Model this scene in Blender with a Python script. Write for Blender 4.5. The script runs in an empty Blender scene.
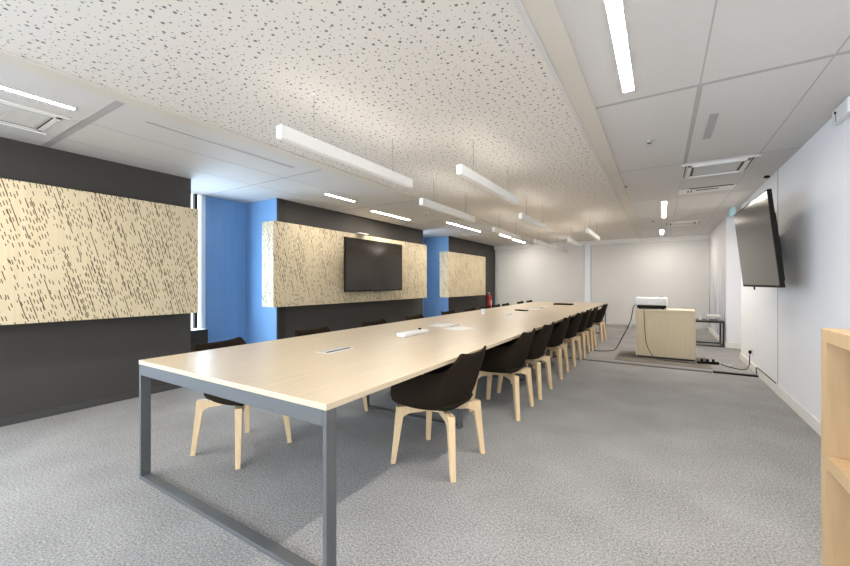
import bpy, bmesh, math, random
from mathutils import Vector, Matrix
random.seed(7)
PI = math.pi
S = bpy.context.scene
COL = S.collection

# ------------------------------------------------------------------ camera
YAW = math.atan(236 / 380)
cam_d = bpy.data.cameras.new('camera')
cam_d.sensor_width = 36.0
cam_d.lens = 380 / 850 * 36
cam_d.clip_start = 0.02
cam = bpy.data.objects.new('camera', cam_d)
cam.location = (0, 0, 1.22)
cam.rotation_euler = (PI / 2, 0, YAW)
COL.objects.link(cam)
S.camera = cam

# ------------------------------------------------------------------ world, daylight, exposure
w = bpy.data.worlds.new('world')
S.world = w
w.use_nodes = True
w.node_tree.nodes['Background'].inputs[0].default_value = (0.72, 0.86, 1.0, 1)
w.node_tree.nodes['Background'].inputs[1].default_value = 1.6
S.view_settings.view_transform = 'Standard'
S.view_settings.look = 'None'
S.view_settings.gamma = 1
S.view_settings.use_curve_mapping = False
S.view_settings.exposure = 1.3


def area(name, loc, rot, sx, sy, power, color):
    l = bpy.data.lights.new(name, 'AREA')
    l.shape = 'RECTANGLE'
    l.size = sx
    l.size_y = sy
    l.energy = power
    l.color = color
    o = bpy.data.objects.new(name, l)
    o.location = loc
    o.rotation_euler = rot
    COL.objects.link(o)
    return o


# added fill behind the viewer and in niches; assumed light at left; daylight at niche windows
area('rear_fill', (-1.8, -3.05, 1.35), (-PI / 2, 0, PI), 5.2, 1.9, 58, (1.0, 0.97, 0.93))  # unseen fill lamp added to brighten the room evenly
area('assumed_left_fill', (-5.0, -1.2, 1.3), (0, -PI / 2, 0), 1.9, 2.2, 52, (0.45, 0.68, 1.0))  # assumed blue source out of view, added to tint the left side
area('niche_fill', (-5.15, 2.36, 1.35), (PI / 2, 0, PI), 0.6, 2.0, 19, (0.66, 0.83, 1.0))  # added fill on the hidden niche side, lights the blue wall
area('daylight_niche_window', (-5.42, 2.50, 1.30), (0, -PI / 2, 0), 1.4, 0.75, 22, (0.55, 0.76, 1.0))
area('daylight_niche_far_window', (-5.42, 7.79, 1.45), (0, -PI / 2, 0), 1.8, 0.36, 4, (0.55, 0.74, 1.0))
area('niche_far_fill', (-5.2, 7.62, 1.35), (PI / 2, 0, PI), 0.5, 2.0, 3.5, (0.62, 0.80, 1.0))  # same kind of added fill lamp for the far niche

# ------------------------------------------------------------------ materials
MATS = {}


def mat(name, col, rough=0.6, metal=0.0, spec=0.5, emit=None, estr=0.0, var=0.0, vscale=8.0, stretch=(1, 1, 1), bump=0.0, coat=0.0):
    m = bpy.data.materials.new(name)
    m.use_nodes = True
    nt = m.node_tree
    b = nt.nodes['Principled BSDF']
    b.inputs['Base Color'].default_value = (*col, 1)
    b.inputs['Roughness'].default_value = rough
    b.inputs['Metallic'].default_value = metal
    b.inputs['Specular IOR Level'].default_value = spec
    b.inputs['Coat Weight'].default_value = coat
    if emit:
        b.inputs['Emission Color'].default_value = (*emit, 1)
        b.inputs['Emission Strength'].default_value = estr
    if var or bump:
        tc = nt.nodes.new('ShaderNodeTexCoord')
        mp = nt.nodes.new('ShaderNodeMapping')
        mp.inputs['Scale'].default_value = stretch
        n = nt.nodes.new('ShaderNodeTexNoise')
        n.inputs['Scale'].default_value = vscale
        n.inputs['Detail'].default_value = 5
        nt.links.new(tc.outputs['Object'], mp.inputs[0])
        nt.links.new(mp.outputs[0], n.inputs['Vector'])
        if var:
            r = nt.nodes.new('ShaderNodeMapRange')
            r.inputs['From Min'].default_value = 0.25
            r.inputs['From Max'].default_value = 0.75
            r.inputs['To Min'].default_value = 1 - var
            r.inputs['To Max'].default_value = 1 + var
            nt.links.new(n.outputs['Fac'], r.inputs['Value'])
            mx = nt.nodes.new('ShaderNodeMix')
            mx.data_type = 'RGBA'
            mx.blend_type = 'MULTIPLY'
            mx.inputs['Factor'].default_value = 1
            mx.inputs['A'].default_value = (*col, 1)
            nt.links.new(r.outputs[0], mx.inputs['B'])
            nt.links.new(mx.outputs['Result'], b.inputs['Base Color'])
        if bump:
            bp = nt.nodes.new('ShaderNodeBump')
            bp.inputs['Strength'].default_value = bump
            bp.inputs['Distance'].default_value = 0.005
            nt.links.new(n.outputs['Fac'], bp.inputs['Height'])
            nt.links.new(bp.outputs[0], b.inputs['Normal'])
    MATS[name] = m
    return m


class NB:
    """small node helper"""
    def __init__(self, m):
        self.nt = m.node_tree

    def n(self, t, **k):
        x = self.nt.nodes.new(t)
        for a, v in k.items():
            setattr(x, a, v)
        return x

    def l(self, a, b):
        self.nt.links.new(a, b)

    def math(self, op, a, b=None, c=None):
        x = self.nt.nodes.new('ShaderNodeMath')
        x.operation = op
        for i, v in enumerate((a, b, c)):
            if v is None:
                continue
            if isinstance(v, (int, float)):
                x.inputs[i].default_value = v
            else:
                self.nt.links.new(v, x.inputs[i])
        return x.outputs[0]

    def white(self, a, b=None):
        cb = self.nt.nodes.new('ShaderNodeCombineXYZ')
        self.nt.links.new(a, cb.inputs[0])
        if b is not None:
            if isinstance(b, (int, float)):
                cb.inputs[1].default_value = b
            else:
                self.nt.links.new(b, cb.inputs[1])
        x = self.nt.nodes.new('ShaderNodeTexWhiteNoise')
        x.noise_dimensions = '2D'
        self.nt.links.new(cb.outputs[0], x.inputs['Vector'])
        return x.outputs['Value']

    def mixc(self, f, a, b):
        x = self.nt.nodes.new('ShaderNodeMix')
        x.data_type = 'RGBA'
        for nm, v in (('Factor', f), ('A', a), ('B', b)):
            if isinstance(v, (int, float)):
                x.inputs[nm].default_value = v
            elif isinstance(v, tuple):
                x.inputs[nm].default_value = (*v, 1)
            else:
                self.nt.links.new(v, x.inputs[nm])
        return x.outputs['Result']


white_paint = mat('white_paint', (0.80, 0.80, 0.82), 0.7, var=0.02, vscale=3)
wall_white = mat('wall_white', (0.91, 0.925, 0.97), 0.55, var=0.015, vscale=2)
ceil_tile = mat('ceiling_tile', (0.65, 0.63, 0.605), 0.8, var=0.02, vscale=60)
joint_gray = mat('ceiling_joint', (0.43, 0.42, 0.405), 0.8, var=0.03)
band_cream = mat('ceiling_band', (0.66, 0.615, 0.54), 0.7, var=0.03, vscale=2)
trim_white = mat('trim_white', (0.84, 0.83, 0.80), 0.5, var=0.01)
dark_wall = mat('dark_wall', (0.050, 0.046, 0.042), 0.75, var=0.05, vscale=3)
dark_trim = mat('dark_trim', (0.055, 0.055, 0.055), 0.5, var=0.05)
black_trim = mat('black_trim', (0.02, 0.018, 0.016), 0.5, var=0.05)
blue_wall = mat('blue_wall', (0.20, 0.38, 0.66), 0.6, var=0.06, vscale=4, stretch=(1, 3, 0.5))
blind = mat('blind_fabric', (0.69, 0.685, 0.67), 0.85, var=0.03, vscale=1.2)
post_white = mat('post_white', (0.80, 0.85, 0.92), 0.4, var=0.01)
oak_top = mat('table_oak', (0.61, 0.505, 0.36), 0.34, var=0.07, vscale=5, stretch=(9, 0.5, 9), spec=0.45)
oak_edge = mat('oak_edge', (0.66, 0.57, 0.41), 0.5, var=0.06, vscale=6)
oak_shelf = mat('shelf_oak', (0.50, 0.35, 0.195), 0.45, var=0.08, vscale=6, stretch=(8, 8, 0.7))
oak_cab = mat('cabinet_oak', (0.64, 0.54, 0.36), 0.5, var=0.05, vscale=5, stretch=(8, 8, 0.6))
beech = mat('beech_leg', (0.76, 0.57, 0.34), 0.45, var=0.09, vscale=10, stretch=(6, 6, 0.8))
fabric = mat('black_fabric', (0.021, 0.0145, 0.009), 0.95, var=0.25, vscale=180, bump=0.3, spec=0.12)
cushion_fab = mat('black_cushion', (0.016, 0.012, 0.008), 0.9, var=0.25, vscale=180, bump=0.3, spec=0.2)
steel = mat('gray_steel', (0.105, 0.110, 0.112), 0.45, metal=0.0, var=0.04)
black_metal = mat('black_metal', (0.022, 0.022, 0.024), 0.45, var=0.05)
black_plastic = mat('black_plastic', (0.010, 0.009, 0.008), 0.6, spec=0.12, var=0.03)
screen = mat('tv_screen', (0.022, 0.016, 0.011), 0.14, spec=0.6, var=0.02)
white_plastic = mat('white_plastic', (0.80, 0.80, 0.80), 0.4, var=0.01)
lamp_housing = mat('lamp_housing', (0.82, 0.82, 0.80), 0.45, var=0.01)
opal = mat('opal_diffuser', (0.85, 0.84, 0.80), 0.5, var=0.01)
lamp_on = mat('lamp_lit', (1, 1, 1), 0.5, emit=(1.0, 0.92, 0.82), estr=64.0, var=0.005)
fill_glow = mat('ceiling_fill_glow', (1, 1, 1), 0.5, emit=(1.0, 0.93, 0.84), estr=2.5, var=0.005)  # added glow that brightens the ceiling, not a lit lamp part
slot_gray = mat('slot_gray', (0.40, 0.40, 0.40), 0.6, var=0.04)
grille_gray = mat('grille_gray', (0.64, 0.63, 0.61), 0.7, var=0.04, vscale=40)
dark_gap = mat('dark_gap', (0.07, 0.06, 0.05), 0.7, var=0.05)
cable_black = mat('cable_black', (0.03, 0.028, 0.026), 0.5, var=0.05)
cable_gray = mat('cable_gray', (0.25, 0.24, 0.22), 0.5, var=0.05)
red_paint = mat('red_enamel', (0.42, 0.03, 0.03), 0.3, var=0.05)
silver = mat('brushed_silver', (0.55, 0.58, 0.62), 0.35, metal=0.5, var=0.05, vscale=20)
glass_win = mat('window_daylight', (0.9, 0.95, 1.0), 0.1, emit=(0.80, 0.92, 1.0), estr=1.2, var=0.01)
mat_gray = mat('rubber_mat', (0.21, 0.19, 0.165), 0.85, var=0.08, vscale=60)
raceway_m = mat('raceway', (0.13, 0.12, 0.108), 0.6, var=0.05)
cyan_box = mat('pale_cyan', (0.42, 0.68, 0.78), 0.4, var=0.02)
clear_pl = mat('clear_plastic', (0.86, 0.88, 0.92), 0.15, var=0.02)
pink_pl = mat('pink_plastic', (0.75, 0.38, 0.40), 0.35, var=0.02)

# carpet
carpet = mat('carpet', (0.4, 0.4, 0.4), 0.95, spec=0.15)
nb = NB(carpet)
tc = nb.n('ShaderNodeTexCoord')
n1 = nb.n('ShaderNodeTexNoise')
n1.inputs['Scale'].default_value = 95
n1.inputs['Detail'].default_value = 4
n1.inputs['Roughness'].default_value = 0.8
n2 = nb.n('ShaderNodeTexNoise')
n2.inputs['Scale'].default_value = 2.2
n2.inputs['Detail'].default_value = 6
nb.l(tc.outputs['Object'], n1.inputs['Vector'])
nb.l(tc.outputs['Object'], n2.inputs['Vector'])
v = nb.math('ADD', nb.math('MULTIPLY_ADD', n1.outputs['Fac'], 2.3, -0.40), nb.math('MULTIPLY', n2.outputs['Fac'], 0.35))
r = nb.n('ShaderNodeMapRange')
r.inputs['From Min'].default_value = 0.55
r.inputs['From Max'].default_value = 1.3
nb.l(v, r.inputs['Value'])
cc = nb.mixc(r.outputs[0], (0.138, 0.137, 0.136), (0.50, 0.495, 0.49))
nb.l(cc, carpet.node_tree.nodes['Principled BSDF'].inputs['Base Color'])
bp = nb.n('ShaderNodeBump')
bp.inputs['Strength'].default_value = 0.25
bp.inputs['Distance'].default_value = 0.006
nb.l(n1.outputs['Fac'], bp.inputs['Height'])
nb.l(bp.outputs[0], carpet.node_tree.nodes['Principled BSDF'].inputs['Normal'])

# perforated acoustic plasterboard: scattered round holes of two sizes
perf = mat('perforated_plaster', (0.72, 0.69, 0.64), 0.8)
nb = NB(perf)
tc = nb.n('ShaderNodeTexCoord')


def holes(scale, r_lo, r_hi, off):
    mp = nb.n('ShaderNodeMapping')
    mp.inputs['Location'].default_value = (off, off * 0.37, 0)
    nb.l(tc.outputs['Object'], mp.inputs[0])
    vo = nb.n('ShaderNodeTexVoronoi', voronoi_dimensions='2D')
    vo.inputs['Scale'].default_value = scale
    vo.inputs['Randomness'].default_value = 0.75
    nb.l(mp.outputs[0], vo.inputs['Vector'])
    sp = nb.n('ShaderNodeSeparateColor')
    nb.l(vo.outputs['Color'], sp.inputs[0])
    rad = nb.math('MULTIPLY_ADD', sp.outputs[0], (r_hi - r_lo) * scale, r_lo * scale)
    return nb.math('LESS_THAN', vo.outputs['Distance'], rad)


h = nb.math('MAXIMUM', holes(16, 0.0045, 0.0090, 0.0), holes(23, 0.0020, 0.0048, 3.3))
cc = nb.mixc(h, (0.745, 0.70, 0.64), (0.17, 0.18, 0.17))
nb.l(cc, perf.node_tree.nodes['Principled BSDF'].inputs['Base Color'])


# slotted birch acoustic panels: rows of short and long slanted slots
def slotted(name, seed, dens):
    m = mat(name, (0.7, 0.58, 0.38), 0.55)
    global nb
    nb = NB(m)
    tc = nb.n('ShaderNodeTexCoord')
    sp = nb.n('ShaderNodeSeparateXYZ')
    nb.l(tc.outputs['Object'], sp.inputs[0])
    hor = nb.math('ADD', sp.outputs[1], sp.outputs[0])      # y on the face, x on the ends
    q = nb.math('MULTIPLY_ADD', sp.outputs[2], 0.27, hor)

    def layer(colw, length, thick, keep, fill, sd):
        c = nb.math('DIVIDE', q, colw)
        ci = nb.math('FLOOR', c)
        cf = nb.math('ABSOLUTE', nb.math('SUBTRACT', nb.math('FRACT', c), 0.5))
        ofs = nb.white(ci, sd)
        zz = nb.math('ADD', nb.math('DIVIDE', sp.outputs[2], length), nb.math('MULTIPLY', ofs, 7.0))
        zi = nb.math('FLOOR', zz)
        zf = nb.math('FRACT', zz)
        rnd = nb.white(nb.math('MULTIPLY_ADD', ci, 13.7, zi), sd + 5.1)
        # clusters: some bands of the panel carry more slots
        cl = nb.n('ShaderNodeTexNoise')
        cl.inputs['Scale'].default_value = 5.0
        nb.l(tc.outputs['Object'], cl.inputs['Vector'])
        thr = nb.math('MULTIPLY_ADD', nb.math('SUBTRACT', cl.outputs['Fac'], 0.5), 1.6, keep)
        a = nb.math('LESS_THAN', rnd, thr)
        b = nb.math('LESS_THAN', cf, thick / colw * 0.5)
        d = nb.math('LESS_THAN', zf, fill)
        return nb.math('MULTIPLY', a, nb.math('MULTIPLY', b, d))

    s1 = layer(0.020, 0.066, 0.0068, 0.60 * dens, 0.55, 1.0 + seed)
    s2 = layer(0.033, 0.22, 0.0070, 0.36 * dens, 0.8, 2.0 + seed)
    s = nb.math('MAXIMUM', s1, s2)
    gr = nb.n('ShaderNodeTexNoise')
    mp = nb.n('ShaderNodeMapping')
    mp.inputs['Scale'].default_value = (10, 10, 0.7)
    nb.l(tc.outputs['Object'], mp.inputs[0])
    gr.inputs['Scale'].default_value = 3
    gr.inputs['Detail'].default_value = 6
    nb.l(mp.outputs[0], gr.inputs['Vector'])
    wood = nb.mixc(gr.outputs['Fac'], (0.55, 0.45, 0.28), (0.70, 0.61, 0.43))
    cc = nb.mixc(s, wood, (0.10, 0.065, 0.035))
    nb.l(cc, m.node_tree.nodes['Principled BSDF'].inputs['Base Color'])
    return m


slot_wood = [slotted('slotted_birch_near', 0.0, 1.0), slotted('slotted_birch_mid', 0.4, 0.72), slotted('slotted_birch_far', 0.9, 0.40)]

# misty forest print on the far right wall
mural = mat('forest_print', (0.7, 0.72, 0.78), 0.6)
nb = NB(mural)
tc = nb.n('ShaderNodeTexCoord')
mp = nb.n('ShaderNodeMapping')
mp.inputs['Scale'].default_value = (7, 7, 0.45)
nb.l(tc.outputs['Object'], mp.inputs[0])
n1 = nb.n('ShaderNodeTexNoise')
n1.inputs['Scale'].default_value = 1.6
n1.inputs['Detail'].default_value = 7
nb.l(mp.outputs[0], n1.inputs['Vector'])
sp = nb.n('ShaderNodeSeparateXYZ')
nb.l(tc.outputs['Object'], sp.inputs[0])
hz = nb.n('ShaderNodeMapRange')
hz.inputs['From Min'].default_value = 2.1
hz.inputs['From Max'].default_value = 0.8
nb.l(sp.outputs[2], hz.inputs['Value'])
tr = nb.n('ShaderNodeMapRange')
tr.inputs['From Min'].default_value = 0.46
tr.inputs['From Max'].default_value = 0.58
nb.l(n1.outputs['Fac'], tr.inputs['Value'])
f = nb.math('MULTIPLY', tr.outputs[0], nb.math('MULTIPLY', hz.outputs[0], 0.85))
nb.l(nb.mixc(f, (0.84, 0.83, 0.85), (0.28, 0.34, 0.46)), mural.node_tree.nodes['Principled BSDF'].inputs['Base Color'])


# ------------------------------------------------------------------ mesh helpers
class MB:
    def __init__(self):
        self.bm = bmesh.new()

    def box(self, x0, x1, y0, y1, z0, z1, bevel=0.0, seg=2, rot=None):
        t = bmesh.new()
        bmesh.ops.create_cube(t, size=1)
        M = Matrix.Translation(((x0 + x1) / 2, (y0 + y1) / 2, (z0 + z1) / 2)) @ Matrix.Diagonal((abs(x1 - x0), abs(y1 - y0), abs(z1 - z0), 1))
        bmesh.ops.transform(t, matrix=M, verts=t.verts)
        if bevel:
            bmesh.ops.bevel(t, geom=t.edges[:], offset=bevel, segments=seg, affect='EDGES', profile=0.5)
        if rot:
            bmesh.ops.transform(t, matrix=rot, verts=t.verts)
        self._merge(t)
        return self

    def cyl(self, p, q, r0, r1=None, seg=16, bevel=0.0):
        p, q = Vector(p), Vector(q)
        r1 = r0 if r1 is None else r1
        t = bmesh.new()
        d = q - p
        bmesh.ops.create_cone(t, cap_ends=True, segments=seg, radius1=r0, radius2=r1, depth=d.length)
        if bevel:
            ed = [e for e in t.edges if len(e.link_faces) == 2 and any(len(f.verts) > 4 for f in e.link_faces)]
            bmesh.ops.bevel(t, geom=ed, offset=bevel, segments=2, affect='EDGES')
        M = Matrix.Translation((p + q) / 2) @ d.to_track_quat('Z', 'Y').to_matrix().to_4x4()
        bmesh.ops.transform(t, matrix=M, verts=t.verts)
        self._merge(t)
        return self

    def lathe(self, prof, c=(0, 0, 0), seg=24):
        bm = self.bm
        rings = []
        for r, z in prof:
            rings.append([bm.verts.new((c[0] + r * math.cos(2 * PI * k / seg), c[1] + r * math.sin(2 * PI * k / seg), c[2] + z)) for k in range(seg)])
        for a, b in zip(rings, rings[1:]):
            for k in range(seg):
                bm.faces.new((a[k], a[(k + 1) % seg], b[(k + 1) % seg], b[k]))
        if prof[0][0] > 1e-6:
            bm.faces.new(rings[0][::-1])
        if prof[-1][0] > 1e-6:
            bm.faces.new(rings[-1])
        return self

    def tube(self, pts, r, seg=8, sub=6):
        P = [Vector(p) for p in pts]
        pts2 = []
        for i in range(len(P) - 1):                     # Catmull-Rom
            p0, p1, p2, p3 = P[max(i - 1, 0)], P[i], P[i + 1], P[min(i + 2, len(P) - 1)]
            for k in range(sub):
                t = k / sub
                pts2.append(0.5 * ((2 * p1) + (p2 - p0) * t + (2 * p0 - 5 * p1 + 4 * p2 - p3) * t * t + (3 * p1 - p0 - 3 * p2 + p3) * t ** 3))
        pts2.append(P[-1])
        rings = []
        for i, p in enumerate(pts2):
            d = (pts2[min(i + 1, len(pts2) - 1)] - pts2[max(i - 1, 0)]).normalized()
            u = d.cross(Vector((0.013, 0.02, 1)))
            if u.length < 0.05:
                u = d.cross(Vector((1, 0, 0)))
            u.normalize()
            w_ = d.cross(u)
            rings.append([self.bm.verts.new(p + (u * math.cos(2 * PI * k / seg) + w_ * math.sin(2 * PI * k / seg)) * r) for k in range(seg)])
        for a, b in zip(rings, rings[1:]):
            for k in range(seg):
                self.bm.faces.new((a[k], a[(k + 1) % seg], b[(k + 1) % seg], b[k]))
        self.bm.faces.new(rings[0][::-1])
        self.bm.faces.new(rings[-1])
        return self

    def loft(self, rings):
        """closed rings of equal length, capped"""
        R = [[self.bm.verts.new(p) for p in ring] for ring in rings]
        n = len(R[0])
        for a, b in zip(R, R[1:]):
            for k in range(n):
                self.bm.faces.new((a[k], a[(k + 1) % n], b[(k + 1) % n], b[k]))
        self.bm.faces.new(R[0][::-1])
        self.bm.faces.new(R[-1])
        return self

    def _merge(self, t):
        me = bpy.data.meshes.new('tmp')
        t.to_mesh(me)
        t.free()
        self.bm.from_mesh(me)
        bpy.data.meshes.remove(me)

    def build(self, name, m, parent=None, smooth=None, kind=None):
        bm = self.bm
        bmesh.ops.recalc_face_normals(bm, faces=bm.faces)
        me = bpy.data.meshes.new(name)
        bm.to_mesh(me)
        bm.free()
        me.materials.append(m)
        if smooth is not None:
            for p in me.polygons:
                p.use_smooth = True
            try:
                me.set_sharp_from_angle(angle=math.radians(smooth))
            except Exception:
                pass
        o = bpy.data.objects.new(name, me)
        COL.objects.link(o)
        if parent:
            o.parent = parent
        if kind:
            o['kind'] = kind
        return o


def B(*a, **k):
    return MB().box(*a, **k)


def struct(name, mb, m, **k):
    return mb.build(name, m, kind='structure', **k)


def thing(name, label, cat, loc=(0, 0, 0), rz=0.0, group=None):
    o = bpy.data.objects.new(name, None)
    o.empty_display_size = 0.1
    COL.objects.link(o)
    o.location = loc
    o.rotation_euler = (0, 0, rz)
    return tag(o, label, cat, group)


def tag(o, label, cat, group=None):
    o['label'] = label
    o['category'] = cat
    if group:
        o['group'] = group
    return o


def dup(root, loc, rz, label=None, group=None):
    c = root.copy()
    COL.objects.link(c)
    c.location = loc
    c.rotation_euler = (0, 0, rz)
    if label:
        c['label'] = label
    if group:
        c['group'] = group
    for ch in list(root.children):
        d = ch.copy()
        COL.objects.link(d)
        d.parent = c
        for g in list(ch.children):
            e = g.copy()
            COL.objects.link(e)
            e.parent = d
    return c


# ------------------------------------------------------------------ the room
XL, XR, YB, ZC = -4.76, 1.09, 12.15, 2.46
struct('floor', B(-6.0, 2.3, -3.2, 12.6, -0.1, 0), carpet)

# ceiling: perforated middle field with tiled strips on both sides
struct('ceiling', B(-2.976, -0.53, -3.2, 12.15, ZC, ZC + 0.08), perf)
struct('ceiling', B(-6.0, -2.976, -3.2, 12.15, ZC, ZC + 0.08), ceil_tile)
struct('ceiling', B(-0.53, 2.3, -3.2, 12.15, ZC, ZC + 0.08), ceil_tile)
struct('trim_1', B(-3.115, -2.976, -3.2, 12.0, ZC - 0.012, ZC + 0.01), band_cream)
struct('trim_2', B(-0.525, -0.395, -3.2, 12.0, ZC - 0.012, ZC + 0.01), band_cream)
struct('trim_3', B(-0.545, -0.520, -3.2, 12.0, ZC - 0.018, ZC + 0.01, bevel=0.004), ceil_tile)
jl = MB()
for y in (-0.72, 1.11, 2.93, 4.76, 6.59, 8.42, 10.25):
    jl.box(-4.755, -3.116, y - (0.028 if y < 2 else 0.010), y + (0.028 if y < 2 else 0.010), ZC - 0.0012, ZC + 0.01)
jl.box(-3.775, -3.765, -3.0, 4.0, ZC - 0.001, ZC + 0.01)
jl.box(-4.37, -4.362, -3.0, 12.0, ZC - 0.001, ZC + 0.01)
jl.box(-5.45, -4.75, 2.925, 2.94, ZC - 0.001, ZC + 0.01)
struct('trim_4', jl, joint_gray)
jr = MB()
for y in (-0.72, 1.11, 2.93, 4.76, 6.59, 8.42, 10.25):
    hw = 0.016 if y == 2.93 else 0.006
    jr.box(-0.394, 1.085, y - hw, y + hw, ZC - 0.0012, ZC + 0.01)
for x, y1 in ((0.207, 12.0), (0.805, 12.0)):
    jr.box(x - 0.004, x + 0.004, -3.0, y1, ZC - 0.001, ZC + 0.01)
jr.box(0.195, 0.225, 2.93, 4.76, ZC - 0.0013, ZC + 0.01)
struct('trim_5', jr, joint_gray)

# left wall: three dark pillars with blue window niches between them
struct('wall_left', B(-5.5, XL, 0.10, 2.377, 0, ZC), dark_wall)
struct('wall_left', B(-5.7, XL, 3.571, 7.575, 0, ZC), dark_wall)
struct('wall_left', B(-5.7, XL, 8.844, 12.15, 0, ZC), dark_wall)
struct('wall_left', MB().box(-4.9, XL, -3.1, -2.4, 0, ZC).box(-4.9, XL, -2.4, 0.10, 0, 0.35).box(-4.9, XL, -2.4, 0.10, 2.25, ZC), dark_wall)  # unseen stretch; its opening is assumed, to let the left blue light in
struct('trim_6', B(XL - 0.05, XL + 0.004, 3.600, 3.715, 0, ZC), black_trim)
bl = MB()
for y0, y1 in ((0.10, 2.377), (3.571, 7.575), (8.844, 12.1)):
    bl.box(XL, XL + 0.012, y0, y1, 0, 0.068, bevel=0.003)
struct('baseboard_left', bl, dark_trim)
struct('wall_niche', B(-5.62, -5.5, 2.935, 3.571, 0, ZC), blue_wall)
struct('wall_niche', B(-5.50, XL - 0.001, 3.559, 3.571, 0, ZC), blue_wall)
struct('wall_niche', B(-5.62, -5.5, 8.0, 8.844, 0, ZC), blue_wall)
struct('wall_niche', B(-5.50, XL - 0.001, 8.832, 8.844, 0, ZC), blue_wall)
# niche windows
for n, (y0, y1, ym) in enumerate(((2.05, 2.93, 2.815), (7.58, 7.995, 7.7))):
    wn = struct('window_%d' % (n + 1), B(-5.58, -5.56, y0, y1, 0.55, ZC), glass_win)
    fr = MB().box(-5.55, -5.50, ym - 0.02, ym + 0.02, 0.55, ZC)
    fr.build('window_frame', black_trim, wn)
    fr = MB().box(-5.55, -5.48, y1 - 0.045, y1, 0.55, ZC)
    fr.build('window_frame', post_white, wn)
    B(-5.56, -5.36, y0, y1 - 0.01 if n else 2.90, 0.50, 0.55, bevel=0.005).build('window_sill', white_plastic, wn)
    struct('wall_niche', B(-5.62, -5.5, y0, y1, 0, 0.50), dark_wall)

# right wall, recess and far right wall
struct('wall_right', B(XR, XR + 0.12, -3.1, 7.85, 0, ZC), wall_white)
struct('wall_right', B(1.95, 2.05, 7.75, 9.1, 0, ZC), wall_white)
struct('wall_right', B(XR + 0.12, 2.0, 7.75, 7.85, 0, ZC), wall_white)
struct('wall_right', B(1.046, 2.05, 9.055, 9.12, 0, ZC), wall_white)
struct('wall_right', B(1.046, 1.2, 9.12, 12.15, 0, ZC), mural)
struct('baseboard_right', B(XR - 0.014, XR, -3.0, 7.85, 0, 0.105, bevel=0.004), trim_white)
struct('baseboard_right', MB().box(1.046, 1.95, 9.04, 9.055, 0, 0.105, bevel=0.004).box(1.03, 1.046, 9.055, 12.1, 0, 0.105, bevel=0.004), trim_white)
struct('trim_7', B(XR - 0.003, XR + 0.01, 5.575, 5.592, 0.105, ZC), joint_gray)

# back wall with roller blinds under a boxed soffit
struct('wall_back', B(-5.0, 1.3, YB, YB + 0.12, 0, ZC), post_white)
struct('trim_8', B(-4.75, 1.046, YB - 0.13, YB, 2.335, ZC, bevel=0.004), trim_white)
struct('baseboard_back', B(-4.75, 1.03, YB - 0.03, YB, 0, 0.06, bevel=0.004), trim_white)
for x0, x1, lab in ((-4.67, -1.935, 'wide pale gray roller blind pulled down, left of the white post'),
                    (-1.745, 1.044, 'wide pale gray roller blind pulled down, behind the projector cabinet')):
    t = thing('roller_blind', lab, 'blind', ((x0 + x1) / 2, YB - 0.06, 0), 0, 'roller blinds on the far wall')
    hw = (x1 - x0) / 2
    B(-hw, hw, -0.004, 0.004, 0.085, 2.335).build('blind_fabric', blind, t)
    B(-hw, hw, -0.012, 0.012, 0.062, 0.088, bevel=0.004).build('bottom_bar', white_plastic, t)
struct('trim_9', B(-1.925, -1.755, YB - 0.09, YB, 0, 2.335, bevel=0.01), post_white)

# wall behind the viewer, with a wide opening added for the fill light
bw = MB().box(-5.0, 1.3, -3.2, -3.1, 0, 0.35).box(-5.0, 1.3, -3.2, -3.1, 2.3, ZC).box(-5.0, -4.45, -3.2, -3.1, 0.35, 2.3).box(0.85, 1.3, -3.2, -3.1, 0.35, 2.3)
struct('wall_front', bw, white_paint)

# ------------------------------------------------------------------ slotted acoustic panels on the left wall
for pk, (y0, y1, z0, z1, lab) in enumerate(((-0.9, 2.33, 0.880, 2.065, 'large slotted birch acoustic panel nearest the viewer, cut by the photo edge'),
                            (3.322, 7.33, 0.885, 2.075, 'long slotted birch acoustic panel with the television hung on it'),
                            (8.36, 10.72, 0.860, 2.005, 'short slotted birch acoustic panel farthest away, near the fire extinguisher'))):
    o = B(-4.757, -4.505, y0, y1, z0, z1, bevel=0.003, seg=1).build('acoustic_panel', slot_wood[pk])
    tag(o, lab, 'wall panel', 'slotted acoustic panels on the left wall')

# ------------------------------------------------------------------ ceiling fittings
gl = 'lit recessed linear lights in the ceiling'
LIT = [(-3.54, -0.45, 0.98, 'lit linear ceiling light cut by the left photo edge'),
       (-3.955, 3.75, 4.33, 'short lit linear ceiling light left of the longer one above the left television'),
       (-4.20, 5.04, 6.18, 'lit linear ceiling light above the left wall television'),
       (-3.70, 6.82, 8.46, 'lit linear ceiling light in front of the far blue niche'),
       (-3.50, 9.27, 10.02, 'small lit ceiling light above the far slotted panel, nearer of two'),
       (-3.56, 10.45, 11.55, 'small lit ceiling light beside the far left blind, last on the left'),
       (-0.177, 1.27, 2.77, 'brightest lit linear ceiling light at the top of the photo, right side'),
       (0.043, 6.83, 8.45, 'lit linear ceiling light above the projector, nearer of the two'),
       (0.02, 10.50, 11.35, 'farthest lit linear ceiling light right before the far blind')]
for x, y0, y1, lab in LIT:
    L = y1 - y0
    hd = 0.030 if x > -1 else 0.021
    t = thing('ceiling_light', lab, 'ceiling light', (x, (y0 + y1) / 2, ZC), 0, gl)
    fr = MB()
    for sx in (-1, 1):
        fr.box(sx * hd, sx * (hd + 0.007), -L / 2 - 0.007, L / 2 + 0.007, -0.006, 0.0)
        fr.box(-hd - 0.007, hd + 0.007, sx * L / 2, sx * (L / 2 + 0.007), -0.006, 0.0)
    fr.build('frame', lamp_housing, t)
    B(-hd, hd, -L / 2, L / 2, -0.004, 0.0).build('diffuser', lamp_on, t)

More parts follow.
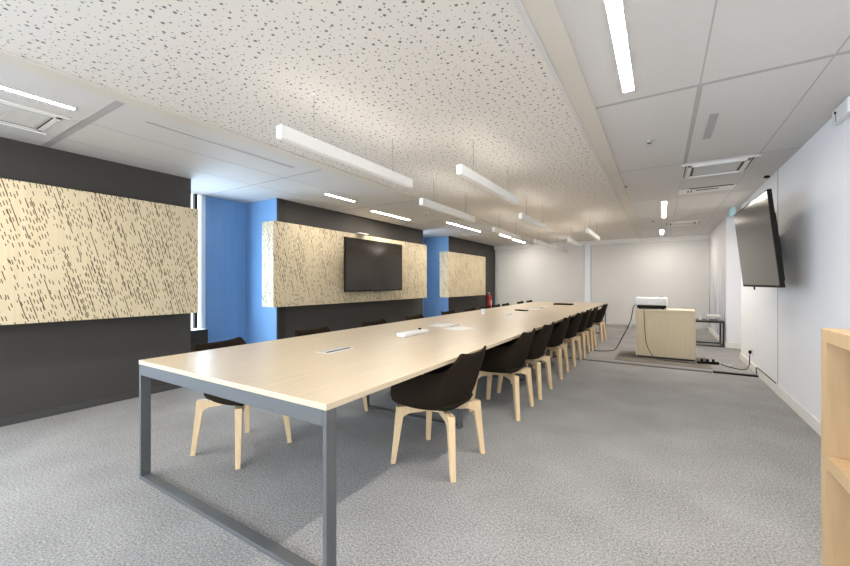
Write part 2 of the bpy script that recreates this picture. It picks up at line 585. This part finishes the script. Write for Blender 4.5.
for x, y0, y1, hw, lab in ((0.332, 3.48, 4.04, 0.028, 'short gray slot diffuser in the right hand ceiling tiles'),
                           (-3.35, 1.35, 2.72, 0.020, 'long narrow gray slot diffuser in the left hand ceiling tiles')):
    L = y1 - y0
    t = thing('slot_diffuser', lab, 'air vent', (x, (y0 + y1) / 2, ZC), 0)
    B(-hw, hw, -L / 2, L / 2, -0.004, 0.0).build('slot', slot_gray, t)
    f_ = MB()
    for sx in (-1, 1):
        f_.box(sx * hw, sx * (hw + 0.006), -L / 2 - 0.006, L / 2 + 0.006, -0.006, 0)
    f_.build('frame', ceil_tile, t)


def cassette(x, y, sx, sy, slot_y, lab, flat=False):
    """air conditioning cassette; local y runs down the room"""
    t = thing('air_conditioner', lab, 'air conditioner', (x, y, ZC), 0)
    B(-sx, sx, -sy, sy, -0.006, 0.0, bevel=0.002).build('panel', ceil_tile, t)
    g = sx * (0.80 if flat else 0.86)
    yc = -sy + sx * (1.02 if flat else 1.14)
    dz = 0.010 if flat else 0.026
    gw = 0.046 if flat else 0.058
    ring = MB()
    for k in (-1, 1):
        ring.box(k * g, k * (g - 0.035), yc - g, yc + g, -dz, -0.005, bevel=0.002)
        ring.box(-g, g, yc + k * g, yc + k * (g - 0.035), -dz, -0.005, bevel=0.002)
        ring.box(k * (g + 0.028), k * (g + 0.036), yc - g - 0.03, yc + g + 0.03, -0.014, -0.005)
    ring.box(-g - 0.06, g + 0.06, yc - g - 0.045, yc - g - 0.030, -0.014, -0.005)
    ring.build('frame', trim_white, t)
    gap = MB()
    for k in (-1, 1):
        gap.box(k * (g - 0.036), k * (g - gw), yc - g + 0.036, yc + g - 0.036, -0.008, -0.005)
        gap.box(-g + 0.036, g - 0.036, yc + k * (g - 0.036), yc + k * (g - gw), -0.008, -0.005)
        if not flat:
            gap.box(k * (g + 0.014), k * (g + 0.024), yc - g, yc + g, -0.008, -0.005)
    gap.build('gap', dark_gap, t)
    gr = MB().box(-g + 0.062, g - 0.062, yc - g + 0.062, yc + g - 0.062, -0.010, -0.005)
    n = 18
    for k in range(n):
        yy = yc - g + 0.075 + (2 * g - 0.15) * k / (n - 1)
        gr.box(-g + 0.07, g - 0.07, yy - 0.007, yy + 0.007, -0.0125, -0.010)
    gr.build('grille', grille_gray, t)
    if slot_y is not None:
        B(-sx * 0.62, sx * 0.9, slot_y - 0.16, slot_y - 0.125, -0.012, -0.005).build('slot', dark_gap, t)
        v_ = MB().box(-sx, sx, slot_y - 0.12, slot_y + 0.16, -0.012, -0.005, bevel=0.002)
        v_.build('vent_plate', trim_white, t)
        s_ = MB()
        for k in range(2):
            s_.box(-sx * 0.66 + k * 0.035, -sx * 0.61 + k * 0.035, slot_y - 0.05, slot_y + 0.07, -0.015, -0.011)
        s_.box(-sx * 0.36, sx * 0.45, slot_y - 0.05, slot_y - 0.01, -0.015, -0.011)
        s_.build('slot', dark_gap, t)
    return t


cassette(0.50, 5.62, 0.300, 0.84, 0.58, 'white ceiling air conditioner with dark slots in front of the right television')
cassette(0.38, 9.75, 0.30, 0.62, None, 'far ceiling air conditioner beside the last lights before the blind')
cassette(-4.05, 0.76, 0.30, 0.32, None, 'ceiling air conditioner grille above the dark wall at the left edge', True)
cassette(-4.10, 9.15, 0.28, 0.32, None, 'small distant ceiling air conditioner above the far slotted panel', True)

sprk = thing('sprinkler_head', 'small metal sprinkler dot in the right ceiling tiles, nearest of them', 'sprinkler', (-0.089, 3.837, ZC), 0, 'sprinkler heads in the ceiling')
MB().lathe([(0.028, 0), (0.028, -0.005), (0.012, -0.007), (0.010, -0.02)], seg=16).build('body', silver, sprk, smooth=40)
MB().cyl((0, 0, -0.020), (0, 0, -0.026), 0.016, seg=12).build('deflector', dark_gap, sprk)
dup(sprk, (-0.376, 5.43, ZC), 0, 'small sprinkler dot beside the cream ceiling band, middle of the right side')
dup(sprk, (-0.135, 8.79, ZC), 0, 'tiny sprinkler dot near the far right lit ceiling light')
dup(sprk, (-3.547, 5.78, ZC), 0, 'tiny sprinkler dot in the left ceiling near the television lights')

# pendants: switched-off white bars on pairs of wires, with an added glow on top
PEND = [(-1.93, 2.16, 'white linear pendant lamp nearest the viewer, above the near table end'),
        (-1.36, 3.40, 'white linear pendant lamp second from the viewer, right of center over the table'),
        (-2.25, 4.24, 'white linear pendant lamp hanging before the left lit lights, second in the left row'),
        (-1.60, 5.70, 'pale linear pendant lamp mid room, second in the right row'),
        (-2.40, 6.75, 'pale pendant lamp third in the left row, before the far slotted panel'),
        (-1.08, 7.75, 'short looking pendant lamp nearest the white post between the blinds'),
        (-2.30, 8.85, 'pale pendant lamp fourth in the left row, before the far left blind'),
        (-1.64, 9.05, 'pale pendant lamp just left of the white post between the blinds'),
        (-2.30, 10.70, 'farthest pendant lamp, faint against the far left blind')]
p0 = None
for x, y, lab in PEND:
    if p0 is None:
        p0 = thing('pendant_lamp', lab, 'pendant lamp', (x, y, 2.085), 0, 'linear pendant lamps over the table')
        B(-0.026, 0.026, -0.70, 0.70, 0.0, 0.075, bevel=0.003).build('housing', lamp_housing, p0)
        B(-0.021, 0.021, -0.69, 0.69, -0.003, 0.001).build('diffuser', opal, p0)
        B(-0.018, 0.018, -0.69, 0.69, 0.0745, 0.0765).build('fill_glow', fill_glow, p0)  # added glowing strip, hidden from below, lifts the far ceiling
        for s_ in (-1, 1):
            wv = MB().cyl((0, s_ * 0.43, 0.075), (0, s_ * 0.43, 0.374), 0.0022, seg=6).build('suspension_wire', cable_gray, p0)
            MB().cyl((0, s_ * 0.43, 0.074), (0, s_ * 0.43, 0.092), 0.007, 0.004, seg=10).build('gripper', black_metal, wv)
            MB().cyl((0, s_ * 0.43, 0.366), (0, s_ * 0.43, 0.375), 0.009, seg=14).build('ceiling_cup', lamp_housing, wv)
    else:
        dup(p0, (x, y, 2.085), 0, lab)

# ------------------------------------------------------------------ conference table
TY0, TY1, TX0, TX1, TZ = 1.07, 10.07, -2.765, -1.124, 0.74
tb = thing('conference_table', 'very long light oak conference table on gray steel frames', 'table', ((TX0 + TX1) / 2, TY0, 0))
cx = (TX0 + TX1) / 2
for k in range(5):
    y0 = 1.8 * k
    B(TX0 - cx, TX1 - cx, y0 + (0.0005 if k else 0), y0 + 1.8 - 0.0005, TZ - 0.026, TZ, bevel=0.0015, seg=1).build('tabletop', oak_top, tb)
for k in range(6):
    yy = 0.030 if k == 0 else (8.97 if k == 5 else 1.8 * k)
    ins = 0.001 if k in (0, 5) else 0.30
    x0, x1 = TX0 - cx + ins, TX1 - cx - ins
    f_ = MB()
    f_.box(x0, x0 + 0.022, yy - 0.028, yy + 0.028, 0, TZ - 0.026, bevel=0.0015, seg=1)
    f_.box(x1 - 0.022, x1, yy - 0.028, yy + 0.028, 0, TZ - 0.026, bevel=0.0015, seg=1)
    f_.box(x0 + 0.022, x1 - 0.022, yy - 0.028, yy + 0.028, 0.0, 0.022, bevel=0.0015, seg=1)
    f_.box(x0 + 0.022, x1 - 0.022, yy - 0.028, yy + 0.028, TZ - 0.092, TZ - 0.026, bevel=0.0015, seg=1)
    f_.build('portal_frame', steel, tb)
for sx in (-1, 1):
    B(sx * 0.44 - 0.02, sx * 0.44 + 0.02, 0.09, 8.91, TZ - 0.066, TZ - 0.026).build('beam', steel, tb)
for sx in (-1, 1):
    for k in (0, 5):
        MB().cyl((sx * 0.805, 0.03 if k == 0 else 8.97, -0.0), (sx * 0.805, 0.03 if k == 0 else 8.97, 0.004), 0.012, seg=12).build('foot', black_plastic, tb)

# cable hubs, one per table module
HUBS = ['silver cable flap with dark slot in the table top nearest the viewer',
        'cable flap with a raised dark lid edge in the second table module',
        'cable flap with dark slot in the middle of the long table',
        'distant pale cable flap past the dark tray on the table',
        'farthest pale cable flap beside the black case on the table']
h0 = None
for k, lab in enumerate(HUBS):
    p = (-1.975, 1.07 + 0.9 + 1.8 * k, TZ)
    if h0 is None:
        h0 = thing('cable_hub', lab, 'cable hub', p, 0, 'cable hubs set in the table top')
        fl = MB().box(-0.055, 0.045, -0.125, 0.125, 0.0, 0.0035, bevel=0.001, seg=1)
        fl.build('flap', silver, h0)
        B(0.020, 0.040, -0.115, 0.115, 0.0025, 0.0045).build('slot', black_plastic, h0)
        B(-0.062, 0.062, -0.132, 0.132, 0.0, 0.0015).build('rim', white_plastic, h0)
    else:
        dup(h0, p, 0, lab)

# ------------------------------------------------------------------ chairs
def make_chair(label, loc, rz):
    """black tub shell on four beech legs; local +y is the front"""
    t = thing('conference_chair', label, 'chair', loc, rz)

    NS, NT = 36, 9

    def plan(s, hw, yb, yf, rr):
        a = abs(s)
        if a < 0.30:
            x, y = a / 0.30 * (hw - rr), yb
            y += 0.012 * (a / 0.30) ** 2
        elif a < 0.50:
            g = (a - 0.30) / 0.20 * PI / 2
            x, y = hw - rr + rr * math.sin(g), yb + 0.012 + rr * (1 - math.cos(g))
        else:
            k = (a - 0.50) / 0.50
            x, y = hw, yb + 0.012 + rr + k * (yf - yb - rr - 0.012)
            x += 0.012 * math.sin(k * PI) - 0.03 * k ** 3
        return (x if s >= 0 else -x), y

    def ztop(s):
        a = abs(s)
        if a < 0.34:
            return 0.766 + 0.018 * (a / 0.34) ** 3
        y = plan(s, 0.215, -0.300, 0.262, 0.075)[1]
        k = min(max((y + 0.262) / 0.13, 0), 1)
        k2 = min(max((y + 0.132) / 0.394, 0), 1)
        return 0.784 - 0.120 * k * k * (3 - 2 * k) - 0.085 * k2

    bm = bmesh.new()
    grid = []
    prof = [(0.0, 0.165, -0.125, 0.175, 0.10, 0.385), (0.06, 0.205, -0.165, 0.220, 0.11, 0.392), (0.14, 0.236, -0.195, 0.248, 0.12, None),
            (0.26, 0.250, -0.215, 0.260, 0.12, None), (0.40, 0.255, -0.232, 0.264, 0.115, None), (0.55, 0.253, -0.248, 0.265, 0.11, None),
            (0.70, 0.246, -0.264, 0.265, 0.08, None), (0.86, 0.232, -0.282, 0.263, 0.06, None), (1.0, 0.215, -0.300, 0.262, 0.045, None)]
    for (tt, hw, yb, yf, rr, zz) in prof:
        row = []
        for i in range(NS + 1):
            s = -1 + 2 * i / NS
            x, y = plan(s, hw, yb, yf, rr)
            zt = ztop(s)
            z = zz if zz is not None else 0.375 + (zt - 0.375) * tt
            # the shell narrows a little towards the top of the back
            row.append(bm.verts.new((x, y, z)))
        grid.append(row)
    for a, b in zip(grid, grid[1:]):
        for i in range(NS):
            bm.faces.new((a[i], a[i + 1], b[i + 1], b[i]))
    bot = grid[0]
    for i in range(NS // 2):
        if i == NS // 2 - 1:
            bm.faces.new((bot[i], bot[i + 1], bot[NS - i]))
        else:
            bm.faces.new((bot[i], bot[i + 1], bot[NS - i - 1], bot[NS - i]))
    bmesh.ops.recalc_face_normals(bm, faces=bm.faces)
    me = bpy.data.meshes.new('shell')
    bm.to_mesh(me)
    bm.free()
    me.materials.append(fabric)
    so = bpy.data.objects.new('shell', me)
    COL.objects.link(so)
    md = so.modifiers.new('s', 'SOLIDIFY')
    md.thickness = 0.024
    md.offset = -1 if sum(p.normal.y for p in me.polygons if p.center.y < -0.2) < 0 else 1
    sd = so.modifiers.new('d', 'SUBSURF')
    sd.levels = sd.render_levels = 1
    dg = bpy.context.evaluated_depsgraph_get()
    m2 = bpy.data.meshes.new_from_object(so.evaluated_get(dg))
    so.modifiers.clear()
    so.data = m2
    for p in m2.polygons:
        p.use_smooth = True
    so.parent = t

    # seat cushion
    rings = []
    for z, ins in ((0.392, 0.05), (0.405, 0.012), (0.43, 0.0), (0.452, 0.012), (0.462, 0.05)):
        ring = []
        for k in range(32):
            g = 2 * PI * k / 32
            cs, sn = math.cos(g), math.sin(g)
            sx = math.copysign(abs(cs) ** 0.45, cs)
            sy = math.copysign(abs(sn) ** 0.45, sn)
            ring.append((sx * (0.224 - ins), 0.030 + sy * (0.228 - ins), z + (0.012 if sn > 0.5 else 0) * 0))
        rings.append(ring)
    MB().loft(rings).build('seat', cushion_fab, t, smooth=60)

    # legs: foot -> knee -> beam to the hub
    for sx in (-1, 1):
        for sy in (-1, 1):
            dv = Vector((sx, sy, 0)).normalized()
            tn = Vector((-dv.y, dv.x, 0))
            def quad(r_, z, hr, ht, vert=False):
                # a four-corner ring: across the leg (radial) or across the beam (vertical)
                ax = Vector((0, 0, 1)) if vert else dv
                c = dv * r_ + Vector((0, 0, z))
                return [tuple(c + ax * a_ * hr + tn * b_ * ht) for a_, b_ in ((-1, -1), (1, -1), (1, 1), (-1, 1))]
            mb = MB().loft([quad(0.323, 0.0, 0.0145, 0.0155), quad(0.300, 0.17, 0.019, 0.0185), quad(0.279, 0.33, 0.0245, 0.0215), quad(0.272, 0.384, 0.027, 0.0225)])
            mb.loft([quad(0.268, 0.345, 0.038, 0.0215, True), quad(0.243, 0.352, 0.031, 0.0218, True), quad(0.222, 0.358, 0.0245, 0.022, True), quad(0.13, 0.362, 0.021, 0.024, True), quad(0.045, 0.364, 0.020, 0.024, True)])
            bmesh.ops.bevel(mb.bm, geom=[e for e in mb.bm.edges if e.calc_face_angle(0) > 0.6], offset=0.004, segments=2, affect='EDGES')
            mb.build('leg', beech, t, smooth=35)
    MB().cyl((0, 0, 0.338), (0, 0, 0.385), 0.065, seg=20, bevel=0.004).build('hub', beech, t, smooth=40)
    return t


RIGHT = [(-1.316, 2.305, 0.0, 'black shell chair with beech legs nearest the viewer on the right side of the table'),
         (-1.31, 3.52, 0.02, 'second black shell chair from the viewer on the right side of the table'),
         (-1.305, 4.25, 0.0, 'third black shell chair from the viewer on the right side of the table'),
         (-1.31, 5.22, 0.03, 'fourth black shell chair from the viewer on the right side of the table'),
         (-1.30, 6.11, -0.02, 'fifth black shell chair from the viewer on the right side of the table'),
         (-1.29, 6.89, 0.0, 'sixth black shell chair from the viewer on the right side of the table'),
         (-1.28, 7.60, 0.02, 'seventh black shell chair on the right side, second from the far table end'),
         (-1.25, 8.78, -0.03, 'eighth and last black shell chair on the right side, nearest the projector cabinet')]
LEFT = [(-2.62, 1.675, 0.12, 'black shell chair nearest the viewer, left side, legs seen under the table end'),
        (-2.62, 2.56, 0.0, 'second black shell chair on the left side, back edge below the slotted panel'),
        (-2.62, 3.50, 0.0, 'third black shell chair on the left side, back edge below the left television'),
        (-2.62, 4.36, 0.0, 'fourth black shell chair on the left side, back edge below the panel end'),
        (-2.62, 5.32, 0.0, 'fifth black shell chair on the left side, back edge before the far blue niche'),
        (-2.62, 6.15, 0.0, 'sixth black shell chair on the left side, back edge below the far slotted panel'),
        (-2.62, 6.84, 0.0, 'seventh black shell chair on the left side, back edge below the fire extinguisher'),
        (-2.62, 7.40, 0.0, 'eighth black shell chair on the left side, just right of the extinguisher'),
        (-2.62, 7.96, 0.0, 'ninth black shell chair on the left side, third from the far table end'),
        (-2.62, 8.98, 0.0, 'tenth black shell chair on the left side, second from the far table end'),
        (-2.62, 9.72, 0.0, 'last black shell chair on the left side, at the far table end')]
ch0 = None
for x, y, a, lab in RIGHT:
    if ch0 is None:
        ch0 = make_chair(lab, (x, y, 0), PI / 2 + a)
        ch0['group'] = 'black shell chairs around the long table'
    else:
        dup(ch0, (x, y, 0), PI / 2 + a, lab)
for x, y, a, lab in LEFT:
    dup(ch0, (x, y, 0), -PI / 2 + a, lab)

# ------------------------------------------------------------------ televisions
def television(label, loc, wid, hei, rz, tilt, arm):
    """local: screen faces -y, back towards +y"""
    t = thing('television', label, 'television', loc, rz)
    R_ = Matrix.Rotation(tilt, 4, 'X')
    B(-wid / 2, wid / 2, -0.012, 0.020, -hei / 2, hei / 2, bevel=0.003, rot=R_).build('bezel', black_plastic, t)
    B(-wid / 2 + 0.012, wid / 2 - 0.012, -0.0135, -0.011, -hei / 2 + 0.02, hei / 2 - 0.012, rot=R_).build('screen', screen, t)
    B(-wid * 0.40, wid * 0.40, 0.018, 0.062, -hei * 0.44, hei * 0.28, bevel=0.012, rot=R_).build('back_cover', black_plastic, t)
    m_ = MB().box(-0.62, -0.30, arm - 0.02, arm, -0.15, 0.15, bevel=0.003)
    m_.box(-0.49, -0.43, 0.05, arm - 0.015, -0.04, 0.04, bevel=0.003)
    m_.build('wall_bracket', black_metal, t)
    MB().cyl((0, -0.003, -hei / 2 - 0.028), (0, -0.003, -hei / 2 + 0.004), 0.007, seg=10).build('sensor', black_plastic, t)
    return t


# left: screen faces +x ; local -y -> +x  => rz = +90deg
television('flat black television mounted on the long slotted panel, left wall', (-4.365, 5.355, 1.525), 1.60, 0.90, PI / 2, 0.0, 0.138)
# right: screen faces -x
television('black television tilted forward on a bracket on the right white wall', (0.822, 5.13, 1.61), 1.47, 0.865, -PI / 2 + 0.028, math.radians(6.0), 0.240)
o = B(-4.52, -4.42, 4.98, 5.22, 2.078, 2.092, bevel=0.003).build('soundbar', white_plastic)
tag(o, 'small white camera bar on the panel top above the left television', 'camera bar')

# ------------------------------------------------------------------ credenza, projector, mat
o = B(-0.63, 0.62, 6.72, 7.68, 0.0, 0.006, bevel=0.002, seg=1).build('floor_mat', mat_gray)
tag(o, 'dark gray rectangular floor mat under the oak projector cabinet', 'mat')
cr = thing('projector_cabinet', 'plain light oak cabinet on the floor with the projector on it', 'cabinet', (0.05, 7.40, 0.006))
hw = 0.404
MB().box(-hw + 0.02, hw - 0.02, -0.22, 0.22, 0.03, 0.755).build('carcass', oak_cab, cr)
B(-hw, hw, -0.25, 0.25, 0.755, 0.785, bevel=0.002, seg=1).build('top', oak_edge, cr)
for s_ in (-1, 1):
    B(s_ * hw, s_ * (hw - 0.019), -0.25, 0.25, 0.03, 0.755, bevel=0.0015, seg=1).build('side_panel', oak_edge, cr)
B(-hw + 0.021, hw - 0.021, -0.249, -0.22, 0.032, 0.752, bevel=0.0015, seg=1).build('front_panel', oak_cab, cr)
B(-hw + 0.02, hw - 0.02, -0.235, 0.235, 0.0, 0.03).build('plinth', black_trim, cr)

pr = thing('projector', 'white projector with dark underside on the oak cabinet', 'projector', (-0.135, 7.39, 0.792))
B(-0.225, 0.225, -0.17, 0.17, 0.064, 0.188, bevel=0.016, seg=3).build('body', white_plastic, pr, smooth=40)
B(-0.205, 0.205, -0.155, 0.155, 0.014, 0.066, bevel=0.006).build('underside', black_plastic, pr)
for sx in (-1, 1):
    for sy in (-1, 1):
        MB().cyl((sx * 0.16, sy * 0.12, 0), (sx * 0.16, sy * 0.12, 0.02), 0.016, seg=12).build('foot', black_plastic, pr)
MB().cyl((0.13, -0.05, 0.187), (0.13, -0.05, 0.203), 0.030, seg=18, bevel=0.003).build('knob', black_plastic, pr)
MB().cyl((-0.10, 0.168, 0.115), (-0.10, 0.195, 0.115), 0.045, seg=20).build('lens', black_plastic, pr)

o = MB().tube([(-0.37, 7.36, 0.85), (-0.40, 7.34, 0.80), (-0.45, 7.38, 0.55), (-0.60, 7.55, 0.22), (-0.70, 7.60, 0.03), (-0.85, 7.45, 0.008), (-1.02, 7.40, 0.008), (-1.25, 7.55, 0.008)], 0.007).build('cable', cable_black, smooth=60)
tag(o, 'dark cable sagging from the projector to the floor toward the chairs', 'cable')
o = MB().tube([(-0.225, 7.215, 0.815), (-0.235, 7.142, 0.795), (-0.235, 7.135, 0.70), (-0.215, 7.13, 0.35), (-0.19, 7.13, 0.20), (-0.12, 7.12, 0.06), (-0.06, 7.10, 0.014), (0.10, 7.02, 0.013), (0.45, 6.98, 0.013)], 0.005).build('cable', cable_black, smooth=60)
tag(o, 'thin dark cable hanging down the front of the oak cabinet', 'cable')

# power strip and cords by the right wall
ps = thing('power_strip', 'black power strip with plugs on the floor right of the cabinet', 'power strip', (0.60, 7.10, 0.0), 0.35)
B(-0.14, 0.14, -0.026, 0.026, 0.0, 0.038, bevel=0.005).build('body', black_plastic, ps)
for k in range(3):
    MB().cyl((-0.08 + 0.075 * k, 0, 0.036), (-0.08 + 0.075 * k, 0, 0.075), 0.020, 0.014, seg=10).build('plug', black_plastic, ps)
o = MB().tube([(0.765, 7.165, 0.012), (0.80, 7.05, 0.008), (0.88, 6.92, 0.008), (0.99, 6.86, 0.010), (1.045, 6.90, 0.07), (1.058, 6.945, 0.18), (1.062, 6.95, 0.235)], 0.006).build('cable', cable_black, smooth=60)
tag(o, 'dark cord rising from the floor to the right wall socket', 'cable')
o = MB().tube([(0.60, 7.16, 0.008), (0.66, 7.34, 0.008), (0.74, 7.28, 0.008), (0.82, 7.10, 0.008), (0.90, 7.16, 0.008)], 0.006).build('cable', white_plastic, smooth=60)
tag(o, 'short loose white cord on the floor beside the power strip', 'cable')
sk = thing('wall_socket', 'wall socket with black plug low on the right white wall', 'socket', (XR, 6.95, 0.25))
B(-0.012, 0.0, -0.045, 0.045, -0.045, 0.045, bevel=0.003).build('plate', white_plastic, sk)
MB().cyl((-0.042, 0, 0), (-0.011, 0, 0), 0.022, 0.024, seg=14).build('plug', black_plastic, sk)
rw = thing('cable_cover', 'thin dark floor cable cover running across the carpet to the table', 'cable cover', (-0.30, 6.47, 0))
B(-1.10, 0.89, -0.034, 0.034, 0, 0.012, bevel=0.004).build('strip', raceway_m, rw)
o = B(0.60, 1.073, 6.44, 6.51, 0, 0.020, bevel=0.006).build('cable_cover', black_plastic)
tag(o, 'thicker black cable cover piece on the floor touching the right wall', 'cable cover')
o = MB().tube([(1.068, 6.55, 0.02), (1.066, 6.56, 0.09), (1.070, 6.50, 0.112), (1.075, 6.20, 0.112), (1.078, 5.62, 0.112)], 0.006).build('cable', cable_black, smooth=60)
tag(o, 'black cable lying along the top of the right white baseboard', 'cable')

# ------------------------------------------------------------------ side table with glasses at the far right
st = thing('side_table', 'low black metal frame side table behind the oak cabinet', 'table', (0.62, 9.36, 0))
x0, x1, y0, y1, z1 = -0.40, 0.40, -0.25, 0.25, 0.49
B(x0, x1, y0, y1, z1 - 0.012, z1, bevel=0.002).build('tabletop', black_metal, st)
fr = MB()
for a in (x0, x1):
    for b in (y0, y1):
        fr.box(a - 0.012 * (1 if a > 0 else -1) * 1 - 0.012, a - 0.012 * (1 if a > 0 else -1) + 0.012, b - 0.012 * (1 if b > 0 else -1) - 0.012, b - 0.012 * (1 if b > 0 else -1) + 0.012, 0, z1 - 0.012)
for b in (y0 + 0.012, y1 - 0.012):
    fr.box(x0 + 0.024, x1 - 0.024, b - 0.012, b + 0.012, 0.0, 0.022)
    fr.box(x0 + 0.024, x1 - 0.024, b - 0.012, b + 0.012, z1 - 0.036, z1 - 0.012)
for a in (x0 + 0.012, x1 - 0.012):
    fr.box(a - 0.012, a + 0.012, y0 + 0.024, y1 - 0.024, 0.0, 0.022)
fr.build('frame', black_metal, st)
tr_ = thing('document_tray', 'small white tray with dark feet on the far side table', 'tray', (0.88, 9.34, z1))
B(-0.10, 0.10, -0.14, 0.14, 0.075, 0.105, bevel=0.006).build('tray', white_plastic, tr_)
for sx in (-1, 1):
    B(sx * 0.09 - 0.008, sx * 0.09 + 0.008, -0.12, 0.12, 0, 0.076).build('foot', silver, tr_)
cp = None
for x, y, lab in ((0.36, 9.30, 'white cup on the far side table, next to the cabinet'),
                  (0.50, 9.26, 'white cup on the far side table, middle one'),
                  (0.66, 9.28, 'white cup on the far side table, nearest the white tray')):
    if cp is None:
        cp = MB().lathe([(0.026, 0), (0.032, 0.05), (0.037, 0.10), (0.034, 0.10), (0.029, 0.05), (0.023, 0.006)], seg=20).build('cup', clear_pl, smooth=50)
        tag(cp, lab, 'cup', 'cups on the side table')
        cp.location = (x, y, z1)
    else:
        c2 = cp.copy()
        COL.objects.link(c2)
        c2.location = (x, y, z1)
        c2['label'] = lab

# ------------------------------------------------------------------ things on the long table
bx_ = thing('white_box', 'slim white rectangular box lying on the table', 'box', (-1.955, 2.94, TZ), -0.03)
B(-0.045, 0.045, -0.20, 0.20, 0.0, 0.035, bevel=0.008, seg=3).build('body', white_plastic, bx_, smooth=40)
MB().cyl((-0.015, 0.13, 0.034), (-0.015, 0.13, 0.048), 0.014, seg=14).build('button', black_plastic, bx_)
o = B(-0.055, 0.055, -0.12, 0.12, 0.0, 0.018, bevel=0.005).build('tray', black_plastic)
o.location = (-2.05, 6.46, TZ)
o.rotation_euler = (0, 0, 1.0)
tag(o, 'thin black tray on the table past its middle', 'tray')
o = B(-0.19, 0.19, -0.13, 0.13, 0.0, 0.028, bevel=0.006).build('case', black_plastic)
o.location = (-1.83, 8.74, TZ)
tag(o, 'flat black case on the far end of the table', 'case')
pp = None
for x, y, a, lab in ((-2.12, 3.78, 0.2, 'white paper sheet beside the second cable flap, left one'),
                     (-1.80, 3.60, -0.3, 'white paper sheet beside the second cable flap, right one'),
                     (-1.97, 6.98, 0.4, 'white paper sheet on the table beyond the black tray'),
                     (-2.05, 7.95, -0.2, 'white paper sheet toward the far end of the table')):
    if pp is None:
        pp = B(-0.105, 0.105, -0.148, 0.148, 0.0, 0.0015).build('paper_sheet', white_plastic)
        tag(pp, lab, 'paper', 'papers on the table')
        q_ = pp
    else:
        q_ = pp.copy()
        COL.objects.link(q_)
        q_['label'] = lab
    q_.location = (x, y, TZ)
    q_.rotation_euler = (0, 0, a)
gb = thing('plastic_cup', 'small clear cup with pink base on the table left of center', 'cup', (-2.24, 5.25, TZ))
MB().lathe([(0.026, 0.012), (0.032, 0.05), (0.037, 0.095), (0.034, 0.095), (0.029, 0.05), (0.022, 0.016)], seg=20).build('body', clear_pl, gb, smooth=50)
MB().cyl((0, 0, 0), (0, 0, 0.013), 0.027, seg=20).build('base', pink_pl, gb)

# ------------------------------------------------------------------ fire extinguisher
fe = thing('fire_extinguisher', 'red fire extinguisher hung on the dark wall by the far left blind', 'fire extinguisher', (XL + 0.09, 11.42, 0.40))
MB().lathe([(0.0, 0.0), (0.060, 0.0), (0.072, 0.012), (0.074, 0.03), (0.074, 0.36), (0.066, 0.40), (0.040, 0.435), (0.022, 0.445), (0.022, 0.47), (0.0, 0.47)], seg=24).build('cylinder', red_paint, fe, smooth=40)
B(0.040, 0.0765, -0.036, 0.036, 0.12, 0.27, bevel=0.006).build('label', white_plastic, fe)
v_ = MB().box(-0.018, 0.018, -0.03, 0.03, 0.465, 0.505, bevel=0.003)
v_.box(-0.010, 0.010, -0.12, 0.02, 0.505, 0.517, bevel=0.003)
v_.build('valve', silver, fe)
MB().tube([(0, 0.03, 0.485), (0.01, 0.085, 0.46), (0.02, 0.098, 0.35), (0.02, 0.092, 0.18), (0.02, 0.085, 0.10)], 0.011).build('hose', black_plastic, fe, smooth=60)
B(-0.09, -0.070, -0.04, 0.04, 0.10, 0.40).build('bracket', black_metal, fe)

# niche cabinet by the window
o = B(-5.24, -5.02, 2.42, 2.72, 0.0, 0.62, bevel=0.006).build('low_cabinet', black_metal)
tag(o, 'low black cabinet standing in the near blue niche by the window', 'cabinet')

# ------------------------------------------------------------------ small wall and ceiling devices on the right
ds = thing('wall_detector', 'small white detector box at the top of the right wall', 'detector', (XR, 3.74, 2.40))
B(-0.045, 0.0, -0.14, 0.14, -0.05, 0.055, bevel=0.010).build('housing', white_plastic, ds)
MB().cyl((-0.051, 0.06, 0.018), (-0.043, 0.06, 0.018), 0.010, seg=12).build('lens', black_plastic, ds)
B(-0.047, -0.044, 0.052, 0.058, -0.045, 0.008).build('seam', dark_gap, ds)
o = MB().cyl((XR - 0.05, 5.82, 2.437), (XR - 0.05, 5.82, ZC), 0.030, 0.022, seg=16).build('ceiling_sensor', black_plastic)
tag(o, 'small black sensor on the ceiling above the right television', 'sensor')
em = thing('emergency_light', 'small pale cyan box lamp at the ceiling before the far right recess', 'emergency light', (1.0, 8.05, ZC))
B(-0.03, 0.03, -0.15, 0.15, -0.13, -0.005, bevel=0.005).build('body', cyan_box, em)
B(-0.02, 0.02, -0.10, 0.10, -0.006, 0.0).build('mount', white_plastic, em)

# ------------------------------------------------------------------ oak shelf at the right edge
bk = thing('bookcase', 'light oak open bookcase cut by the right photo edge', 'bookcase', (0.5, 1.956, 0))
D_, L_, T_, HH = 0.42, 0.95, 0.048, 1.055
B(0, D_, -L_, 0, HH - T_, HH, bevel=0.001, seg=1).build('top', oak_shelf, bk)
for y0 in (-T_, -L_):
    B(0, D_, y0, y0 + T_, 0.0, HH - T_, bevel=0.001, seg=1).build('side_panel', oak_shelf, bk)
for z0 in (0.555, 0.09):
    B(0.004, D_, -L_ + T_, -T_, z0, z0 + T_, bevel=0.001, seg=1).build('shelf', oak_shelf, bk)
B(D_ - 0.012, D_, -L_ + T_, -T_, 0.138, HH - T_).build('back_panel', oak_shelf, bk)
B(0.02, D_, -L_ + T_, -T_, 0.0, 0.09).build('plinth', oak_shelf, bk)
